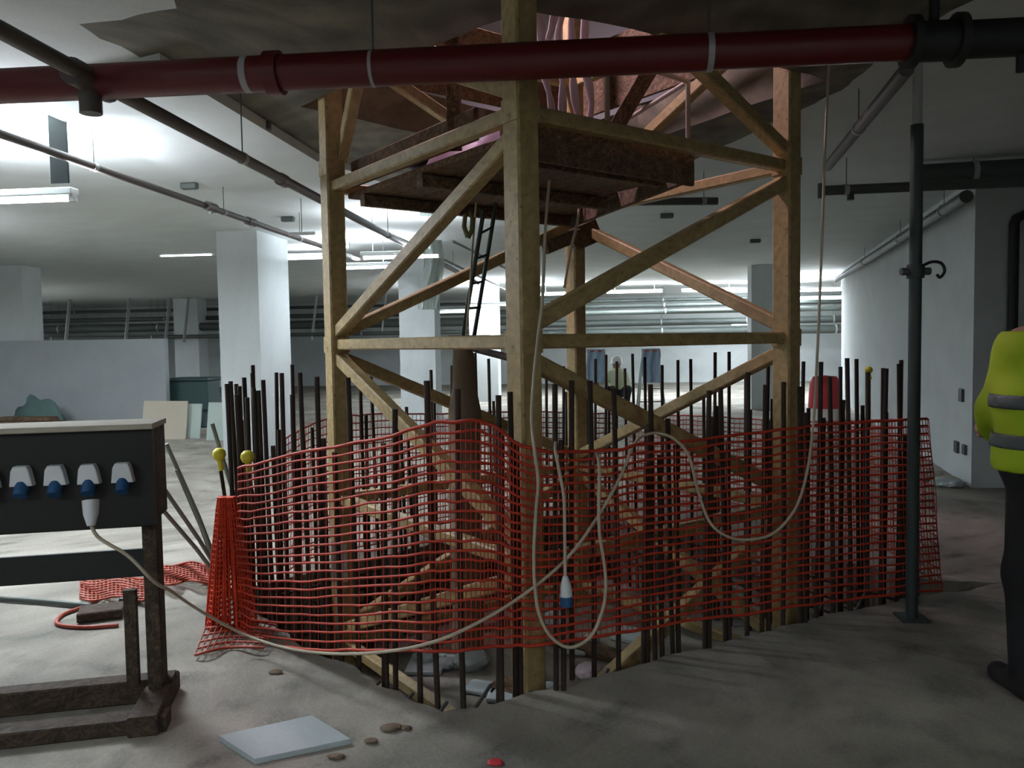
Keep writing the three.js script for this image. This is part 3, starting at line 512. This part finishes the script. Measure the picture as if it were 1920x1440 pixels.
// board and litter on the floor
{ const a = P(410, 1380, .018), b = P(585, 1342, .018), c = P(658, 1386, .018), d = P(478, 1424, .018); solo('white_board', plan([a, b, c, d], [], 0, .02), mat.pale, 'pale board lying on the floor before the broken slab edge', 'board'); }
for (const [x, y, s] of [[735, 1368, .04], [700, 1392, .028], [762, 1366, .03], [628, 1420, .03], [925, 1432, .035], [520, 1262, .03]]) { const c = P(x, y, 0), g = new THREE.IcosahedronGeometry(s * .62, 1), p = g.attributes.position; for (let j = 0; j < p.count; j++) { const k = 1 + .8 * noise.noise(p.getX(j) * 30 + x, p.getY(j) * 30, p.getZ(j) * 30); p.setXYZ(j, p.getX(j) * k * 1.5, p.getY(j) * k * .4, p.getZ(j) * k); } g.computeVertexNormals(); g.translate(c.x, s * .18, c.z); solo('floor_crumb', g, x === 925 ? mat.drumRed : mat.sack, x === 925 ? 'small red scrap on the floor' : 'dark crumb of debris on the floor near the pale board', 'debris', x === 925 ? undefined : 'crumbs on the floor'); }

// ------------------------------------------------------------------ pipes
function run(name, pts, r, m, label, group, hangers = [], sides = 12) {
  const o = thing(name, label, 'pipe', pts[0].clone().lerp(pts[pts.length - 1], .5), 0, group);
  part('pipe', tube(pts, r, sides), m, o);
  for (const t of hangers) { const p = pts[0].clone().lerp(pts[pts.length - 1], t); part('hanger_rod', tube([p.clone().add(V(0, r, 0)), V(p.x, CEIL, p.z)], .004, 5), mat.galv, o);
    const d = pts[pts.length - 1].clone().sub(pts[0]).normalize(); part('clip', tube([p.clone().addScaledVector(d, -.02), p.clone().addScaledVector(d, .02)], r * 1.12, sides), mat.greyTag, o); }
  return o;
}
const RH = 2.63; const r0 = P(0, 162, RH), r1 = P(1700, 80, RH), rd = r1.clone().sub(r0).normalize();
const redP = (px) => { const d = dirOf(px, 162 - px * .048); const k = ((r0.x) * rd.z - (r0.z) * rd.x) / (d.x * rd.z - d.z * rd.x); return V(d.x * k, RH, d.z * k); };
{ const o = run('red_main_pipe', [r0.clone().addScaledVector(rd, -2), redP(1330)], .072, mat.red, 'large red sprinkler main crossing under the ceiling in front of the mast', undefined, [], 24);
  part('pipe', tube([redP(1330), redP(1700)], .068, 24), mat.red, o);
  const ringAt = (px, w, r, m, nm) => { const p = redP(px); part(nm, tube([p.clone().addScaledVector(rd, -w), p.clone().addScaledVector(rd, w)], r, 24), m, o); };
  ringAt(515, .03, .088, mat.red, 'coupling'); ringAt(465, .014, .0735, mat.greyTag, 'clip'); ringAt(700, .007, .074, mat.greyTag, 'clip'); ringAt(1330, .012, .0745, mat.greyTag, 'clip');
  for (const px of [700, 1330]) { const p = redP(px); part('hanger_rod', tube([p.clone().add(V(0, .07, 0)), V(p.x, CEIL, p.z)], .005, 6), mat.galv, o); }
}
{ const p0 = redP(1700), o = thing('pipe_valve', 'dark valve and flanges at the end of the red main', 'valve', p0);
  const g = (a, b, r, nm) => part(nm, tube([p0.clone().addScaledVector(rd, a), p0.clone().addScaledVector(rd, b)], r, 20), mat.blackish, o);
  g(.0, .03, .1, 'flange'); g(.03, .17, .075, 'valve_body'); g(.17, .2, .1, 'flange'); g(.2, 2.2, .07, 'pipe');
  part('valve_stem', tube([p0.clone().addScaledVector(rd, .1), p0.clone().addScaledVector(rd, .1).add(V(0, .2, 0))], .02, 8), mat.blackish, o);
  const e = p0.clone().addScaledVector(rd, .42); part('drain_cock', tube([e, e.clone().add(V(0, -.13, 0))], .018, 8), mat.blackish, o); }
{ const a = P(-60, 24, RH), b = P(597, 372, RH), d = b.clone().sub(a).normalize();
  const o = run('branch_pipe', [a, b.clone().addScaledVector(d, 9)], .033, mat.pipe, 'grey-brown branch pipe crossing the red main and running deep under the ceiling', undefined, [.17, .3, .45, .6]);
  const c = P(168, 150, RH); part('tee_fitting', tube([c.clone().addScaledVector(d, -.12), c.clone().addScaledVector(d, .14)], .055, 14), mat.pipe, o); part('tee_outlet', tube([c.clone(), c.clone().add(V(0, -.14, 0))], .045, 12), mat.pipe, o);
  const k = P(530, 338, RH); part('coupling', tube([k.clone().addScaledVector(d, -.05), k.clone().addScaledVector(d, .05)], .044, 12), mat.pipe, o); }
{ const a = P(-60, 230, 2.72), b = P(540, 440, 2.72), d = b.clone().sub(a).normalize();
  const o = run('branch_pipe', [a, b.clone().addScaledVector(d, 9)], .027, mat.pipe, 'grey-brown branch pipe passing over the white blade column and the dark strap', undefined, [.08, .22, .36, .5]);
  for (const [x, y] of [[395, 388], [470, 416]]) { const k = P(x, y, 2.72); part('coupling', tube([k.clone().addScaledVector(d, -.08), k.clone().addScaledVector(d, .08)], .04, 10), mat.pipe, o); const s = k.clone(); part('sprinkler_head', tube([s, s.clone().add(V(0, -.06, 0))], .018, 8), mat.alu, o); } }
run('thin_pipe', [P(660, 405, 2.8), P(775, 460, 2.8), P(960, 548, 2.8)], .02, mat.pipeGrey, 'thin grey pipe under the ceiling seen through the mast', undefined, [.4]);
run('thin_pipe', [P(848, 452, 2.8), P(1010, 535, 2.8)], .018, mat.pipeGrey, 'short thin pipe under the ceiling behind the near mast leg', undefined, [.5]);
run('cross_pipe', [P(1090, 379, 2.75), P(1345, 377, 2.75)], .035, mat.pipeGrey, 'grey cross pipe under the ceiling behind the right side of the mast', undefined, [.9]);
const propPipe = run('cross_pipe', [P(1535, 358, 2.75), P(2080, 334, 2.75)], .042, mat.pipeGrey, 'dark cross pipe under the ceiling behind the steel prop', undefined, [.1, .35]);
run('cross_duct', [P(1722, 328, 2.9), P(2080, 308, 2.9)], .09, mat.pipeGrey, 'thick dark pipe under the ceiling above the white core wall', undefined, [.3]);
run('branch_pipe', [P(1700, 130, 2.78), P(1552, 312, 2.78)], .036, mat.pipe, 'grey-brown branch pipe under the ceiling between the mast and the steel prop', undefined, [.5]);
for (const [x, y] of [[1540, 358], [1595, 362]]) { const c = P(x, y, 2.72); part('sprinkler_head', tube([c.clone().add(V(0, .06, 0)), c, c.clone().add(V(0, -.06, 0))], .03, 9), mat.pipeGrey, propPipe); }
{ const K = C(4.49, 7.68), E = C(7.6, 18.2), d = E.clone().sub(K).normalize(), n = V(d.z, 0, -d.x); if (n.dot(rightV) > 0) n.negate();
  const on = (s, h, t) => at(K, h).addScaledVector(d, s).addScaledVector(n, t);
  run('wall_pipe', [on(-.35, 2.78, .16), on(10.5, 2.78, .16)], .06, mat.pipeGrey, 'dark pipe running along the top of the white core wall', undefined, [.08, .3, .6]);
  const wp = (px, py) => { const dd = dirOf(px, py), k = K.clone().setY(EYE).sub(camera.position).dot(n) / dd.dot(n); return dd.multiplyScalar(k).add(camera.position); };
  for (const [x, y, w, h, l] of [[1805, 741, .06, .13, 'upper dark box on the white core wall'], [1796, 838, .06, .12, 'left of two low dark boxes on the white core wall'], [1811, 843, .05, .1, 'right of two low dark boxes on the white core wall']]) { const p = wp(x, y).addScaledVector(n, .012); const g = box(w * 2.2, h, .03, .004); g.rotateY(Math.atan2(n.x, n.z)); g.translate(p.x, p.y, p.z); solo('wall_box', g, mat.box, l, 'wall box'); }
  const c1 = C(4.78, 7.5), z = c1; const v0 = V(c1.x + .02, .9, K.z + .06), v1 = V(v0.x, 2.55, v0.z), v2 = v1.clone().add(V(.08, .08, 0)), v3 = v2.clone().add(V(1.5, 0, 0));
  run('down_pipe', [v0, v1, v1.clone().add(V(.02, .05, 0)), v2, v3], .045, mat.blackish, 'dark down pipe with an elbow on the white core wall end', undefined, []);
  for (let i = 0; i < 8; i++) { const p = on(rr(-.1, .9), 0, rr(.1, .4)), s = rr(.05, .12); const g = new THREE.IcosahedronGeometry(s, 1), q = g.attributes.position; for (let j = 0; j < q.count; j++) { const k = 1 + .4 * noise.noise(q.getX(j) * 12 + i, q.getY(j) * 12, q.getZ(j) * 12); q.setXYZ(j, q.getX(j) * k * 1.4, q.getY(j) * k * .5, q.getZ(j) * k); } g.computeVertexNormals(); g.translate(p.x, s * .3, p.z); solo('wall_rubble', g, i % 2 ? mat.pale : mat.board, 'lump of pale rubble at the foot of the white core wall', 'rubble', 'rubble at the core wall'); }
}
// fittings on the ceiling
for (const [x, y, l] of [[355, 349, 'dark oblong box on the white ceiling by the glaring batten'], [540, 411, 'dark oblong box on the white ceiling above the blade column'], [485, 237, 'small dark anchor on the edge of the bare ceiling field'], [800, 403, 'dark bracket on the ceiling seen through the mast'], [1250, 405, 'dark vent box on the ceiling behind the crossing mast braces'], [1416, 452, 'dark hanging fitting on the ceiling beside the pinkish mast leg']]) { const p = P(x, y, CEIL - .03); const g = box(.16, .06, .07, .015); g.translate(p.x, CEIL - .03, p.z); solo('ceiling_box', g, mat.galv, l, 'ceiling box'); }
// far services: pipes and trays across the back
[[26, 582, .05, 0], [25.6, 598, .07, 0], [25.2, 614, .13, 0], [24.8, 632, .06, 0], [22.5, 562, .05, 1], [22.2, 572, .06, 1], [21.8, 584, .07, 1], [23.2, 604, .10, 1], [23.0, 622, .12, 1]].forEach(([d, y, r, c], i) => {
  const m = W(c ? 1250 : 300, y, d), o = run('service_pipe', [V(c ? -1.7 : ROOM.x0 + .1, m.y, m.z), V(c ? 10.5 : -2.0, m.y, m.z)], r, i % 3 === 1 ? mat.galv : mat.pipeGrey, ['thin dark', 'grey', 'thick dark', 'low dark', 'thin dark', 'grey', 'dark', 'thick dark', 'low thick'][i] + (c ? ' service pipe in the far rack behind the mast' : ' service pipe in the rack above the low partition') + `, ${['topmost', 'second', 'third', 'lowest', 'topmost', 'second', 'third', 'fourth', 'lowest'][i]} one`, c ? 'service pipes behind the mast' : 'service pipes at the far left', [.1, .3, .5, .7, .9], 8);
});
for (let i = 0; i < 6; i++) { const p = W([128, 315, 350, 590, 720, 240][i], 622, 24.3); solo('pipe_hanger', bar(V(p.x - .1, 1.65, p.z), V(p.x + .1, CEIL, p.z), .14, .03), mat.greyTag, 'pale flat hanger strap over the far service pipes', 'hanger', 'pale hangers on the far pipes'); }

// ------------------------------------------------------------------ things further back
{ const c = P(88, 812, 0), g = new THREE.SphereGeometry(.66, 20, 12, 0, Math.PI * 2, 0, Math.PI / 2), p = g.attributes.position; for (let i = 0; i < p.count; i++) { const k = 1 + .2 * noise.noise(p.getX(i) * 4, p.getY(i) * 4, p.getZ(i) * 4); p.setXYZ(i, p.getX(i) * k * .75, p.getY(i) * k, p.getZ(i) * k * .22); } g.computeVertexNormals(); g.translate(c.x + .12, 0, c.z + .34); solo('covered_heap', g, mat.greenTarp, 'grey-green covered heap beside the white column and the low partition', 'heap'); }
for (let i = 0; i < 5; i++) { const a = P(62 + i * 6, 806, 0), b = P(215 - i * 10, 806, 0); a.z += 1.05; b.z += 1.05; solo('stacked_plank', bar(at(a, .035 + i * .07), at(b, .035 + i * .07), .2, .066), mat.plank, `brown plank in the low pile before the partition, ${['lowest', 'second from below', 'middle', 'second from top', 'topmost'][i]}`, 'plank', 'planks before the partition'); }
for (const [x0, x1, y, h, m, l] of [[268, 346, 824, .62, mat.board, 'beige board leaning upright beside the low partition'], [346, 374, 822, .56, mat.boardGreen, 'pale green narrow board leaning beside the beige board'], [388, 424, 826, .6, mat.boardGreen, 'pale board leaning beside the white blade column']]) { const a = P(x0, y, 0), b = P(x1, y, 0), up = V(0, h, -.12), mid = a.clone().lerp(b, .5), w = a.distanceTo(b); solo('leaning_board', bar(mid, mid.clone().add(up), w, .03, rightV.clone().cross(V(0, 1, 0)).negate()), m, l, 'board'); }
{ const p = P(368, 800, 0), o = thing('dark_bin', 'dark green waste bin behind the leaning boards', 'bin', p); const b = box(.75, .55, .5, .03); b.translate(0, .6, 0); lpart('bin_body', b, mat.binGreen, o); const n = box(.45, .35, .4, .03); n.translate(.05, .175, 0); lpart('bin_stand', n, mat.binGreen, o); const r = box(.8, .06, .55, .02); r.translate(0, .9, 0); lpart('bin_rim', r, mat.binGreen, o); }
{ const p = P(1546, 816, 0), o = thing('plastic_drum', 'red and white plastic barrier drum behind the starter bars', 'drum', p);
  lpart('lower_body', lathe([[.001, 0], [.27, 0], [.27, .05], [.24, .07], [.235, .42], [.001, .42]], 20), mat.drumWhite, o, 'white lower half'); lpart('upper_body', lathe([[.235, .42], [.24, .44], [.22, .8], [.17, .9], [.001, .92]], 20), mat.drumRed, o, 'red upper half'); }
function stepladder(px, py, label) {
  const b = P(px, py, 0), o = thing('step_ladder', label, 'ladder', b), H = 1.28;
  for (const s of [-1, 1]) { lpart('front_leg', tube([V(s * .27, 0, .35), V(s * .16, H, 0)], .022, 6), mat.alu, o); lpart('rear_leg', tube([V(s * .27, 0, -.4), V(s * .16, H, 0)], .018, 6), mat.alu, o); }
  for (let i = 1; i < 5; i++) { const t = i / 5, g = box(.5 - .2 * t, .03, .08, .005); g.translate(0, H * t, .35 * (1 - t)); lpart('tread', g, mat.alu, o); }
  const tp = box(.36, .03, .16, .006); tp.translate(0, H, 0); lpart('top_step', tp, mat.orange, o, 'orange top step');
  return o;
}
const l1 = stepladder(1118, 772, 'pale step ladder with a blue sheet over it, left of the crouching worker'), l2 = stepladder(1220, 774, 'pale step ladder with a blue sheet over it, right of the crouching worker');
for (const [l, s] of [[l1, 'left'], [l2, 'right']]) { const b = l.position; solo('blue_sheet', sheet((u, v) => V(b.x - .19 + .38 * u + .015 * Math.sin(v * 9), b.y + 1.32 - .68 * v, b.z + .06 + .24 * v + .035 * Math.sin(u * 15 + v * 2)), 20, 12, .004), mat.blueSheet, `blue and white sheet hung over the step ladder ${s} of the crouching worker`, 'sheet'); }

// ------------------------------------------------------------------ people
{ // standing figure at the right edge, seen from behind
  const o = thing('person', 'person in a yellow hi-vis jacket and black trousers standing beside the steel prop', 'person', C(2.235, 3.17), YAW); o.scale.setScalar(1.025);
  const legs = []; for (const s of [-1, 1]) legs.push([s * .1, .93, 0, .115, s * .125, .5, -.02, .085], [s * .125, .5, -.02, .085, s * .135, .1, .01, .07], [s * .135, .05, .03, .052, s * .15, .045, -.16, .045]);
  const torso = [[-.115, .97, 0, .125, .115, .97, 0, .125], [-.115, 1.2, 0, .125, .115, 1.2, 0, .125], [-.115, .97, 0, .125, -.115, 1.36, 0, .12], [.115, .97, 0, .125, .115, 1.36, 0, .12], [0, .95, 0, .15, 0, 1.15, 0, .155], [0, 1.15, 0, .155, 0, 1.36, 0, .155], [-.1, .98, 0, .11, .1, .98, 0, .11], [-.15, 1.40, 0, .085, .15, 1.40, 0, .085], [-.1, 1.2, .01, .13, .1, 1.2, .01, .13]];
  const arms = []; for (const s of [-1, 1]) arms.push([s * .16, 1.4, -.02, .075, s * .165, 1.15, -.17, .056], [s * .165, 1.15, -.17, .056, s * .13, 1.06, -.28, .042]);
  const head = [[0, 1.42, 0, .06, 0, 1.54, -.01, .055], [0, 1.67, -.01, .098, 0, 1.64, -.03, .088], [0, 1.585, -.055, .05, 0, 1.6, -.06, .055], [0, 1.645, -.11, .014, 0, 1.625, -.128, .014], [-.1, 1.66, 0, .018, -.1, 1.63, 0, .014], [.1, 1.66, 0, .018, .1, 1.63, 0, .014]];
  const body = nets(capsules([...legs, ...torso, ...arms, ...head.slice(0, 1)], .05), V(-.42, -.02, -.42), V(.42, 1.6, .3), .016);
  const hd = nets(capsules(head, .025), V(-.16, 1.4, -.2), V(.16, 1.82, .16), .007);
  const hands = []; for (const s of [-1, 1]) { const L = [[s * .13, 1.06, -.28, .032, s * .115, 1.055, -.35, .036]]; for (let i = 0; i < 4; i++) { const y = 1.085 - i * .021; L.push([s * .115, y, -.37, .011, s * .10, y - .004, -.42 + i * .004, .0095], [s * .10, y - .004, -.42 + i * .004, .0095, s * .075, y - .012, -.435 + (i === 3 ? .015 : i === 0 ? .006 : 0), .0085]); } L.push([s * .10, 1.08, -.33, .013, s * .075, 1.1, -.375, .01]); hands.push(nets(capsules(L, .009), V(s * .1 - .09, .98, -.47), V(s * .1 + .09, 1.14, -.25), .005)); }
  const SK = [.42, .26, .19], TR = [.008, .008, .009], SH = [.012, .011, .01], HA = [.02, .014, .01], JK = [.02, .02, .02];
  const col = (x, y, z) => y < .09 ? SH : y < .97 ? TR : y > 1.46 ? SK : JK;
  const parts = [paint(body, col), paint(hd, (x, y, z) => (y > 1.69 || (z > -.03 && y > 1.6 && Math.abs(x) < .097)) ? HA : (Math.abs(y - 1.665) < .008 && Math.abs(Math.abs(x) - .035) < .014 && z < -.09) ? [.03, .02, .02] : (Math.abs(y - 1.588) < .005 && Math.abs(x) < .024 && z < -.08) ? [.25, .09, .08] : SK), ...hands.map(h => paint(h, () => SK))];
  lpart('body', mergeGeometries(parts), mat.skinny, o);
  const tf = capsules(torso, .05), jf = capsules([...torso, ...arms], .05), jk = (x, y, z) => Math.max(jf(x, y, z) - .02, .925 - y, y - 1.475, -(z + .27));
  const j = lpart('hi_vis_jacket', nets(jk, V(-.46, .9, -.34), V(.46, 1.5, .3), .014), mat.hiVis, o, 'yellow hi-vis jacket with grey bands');
  for (const h of [1.20, 1.045]) lpart('reflective_band', nets((x, y, z) => Math.max(tf(x, y, z) - .031, Math.abs(y - h) - .028), V(-.46, h - .06, -.34), V(.46, h + .06, .3), .0125), mat.band, j, 'grey reflective band');
  lpart('back_patch', nets((x, y, z) => Math.max(jf(x, y, z) - .028, Math.abs(y - 1.39) - .03, Math.abs(x + .08) - .07, -z), V(-.3, 1.3, -.02), V(.1, 1.48, .3), .012), mat.orange, j, 'orange patch');
}
{ // worker crouching far behind the mast
  const g0 = W(1158, 677, 16.6); const o = thing('person', 'person in a white helmet and pale hi-vis jacket crouching between two step ladders', 'person', V(g0.x, 0, g0.z), YAW);
  const y = g0.y;   // helmet centre height
  const b = [[0, .42, 0, .15, -.02, y - .38, 0, .16], [-.02, y - .38, 0, .16, -.02, y - .26, 0, .13], [-.14, y - .27, 0, .07, .12, y - .27, 0, .07], [-.16, y - .28, .02, .065, -.3, y - .42, .08, .05], [-.3, y - .42, .08, .05, -.44, y - .44, .16, .04], [.14, y - .28, .02, .065, .2, y - .5, .08, .05], [.2, y - .5, .08, .05, .1, y - .6, .2, .04]];
  const lg = []; for (const s of [-1, 1]) lg.push([s * .09, .4, 0, .1, s * .16, .48, .34, .08], [s * .16, .48, .34, .08, s * .14, .08, .2, .06], [s * .14, .045, .18, .045, s * .15, .04, .36, .04]);
  const hd = [[-.02, y - .2, 0, .055, -.02, y - .1, .01, .055], [-.02, y - .03, 0, .095, -.03, y - .08, .03, .08], [-.03, y - .06, .11, .014, -.03, y - .085, .115, .013]];
  const hn = []; for (let i = 0; i < 4; i++) hn.push([-.44, y - .43 - i * .018, .16, .014, -.53, y - .45 - i * .02, .19, .01]);
  const g = nets(capsules([...b, ...lg, ...hd, ...hn], .04), V(-.62, -.02, -.24), V(.42, y + .14, .46), .018);
  lpart('body', paint(g, (x, yy, z) => yy < .1 ? [.02, .02, .02] : yy < .52 ? [.03, .035, .05] : yy > y - .2 || x < -.42 ? [.4, .26, .19] : [.05, .06, .04]), mat.skinny, o);
  const jf = capsules(b, .04); lpart('hi_vis_jacket', nets((x, yy, z) => Math.max(jf(x, yy, z) - .018, .47 - yy, -.42 - x), V(-.6, .4, -.26), V(.42, y - .1, .4), .018), mat.hiVisPale, o, 'pale hi-vis jacket');
  const hel = lathe([[.15, -.03], [.125, -.02], [.12, .04], [.095, .1], [.05, .13], [.001, .138]], 18); hel.translate(-.02, y - .02, .0); lpart('helmet', hel, mat.helmet, o, 'white helmet');
}

scene.traverse(m => { if (m.isMesh) { m.castShadow = true; m.receiveShadow = true; } });
renderer.render(scene, camera);
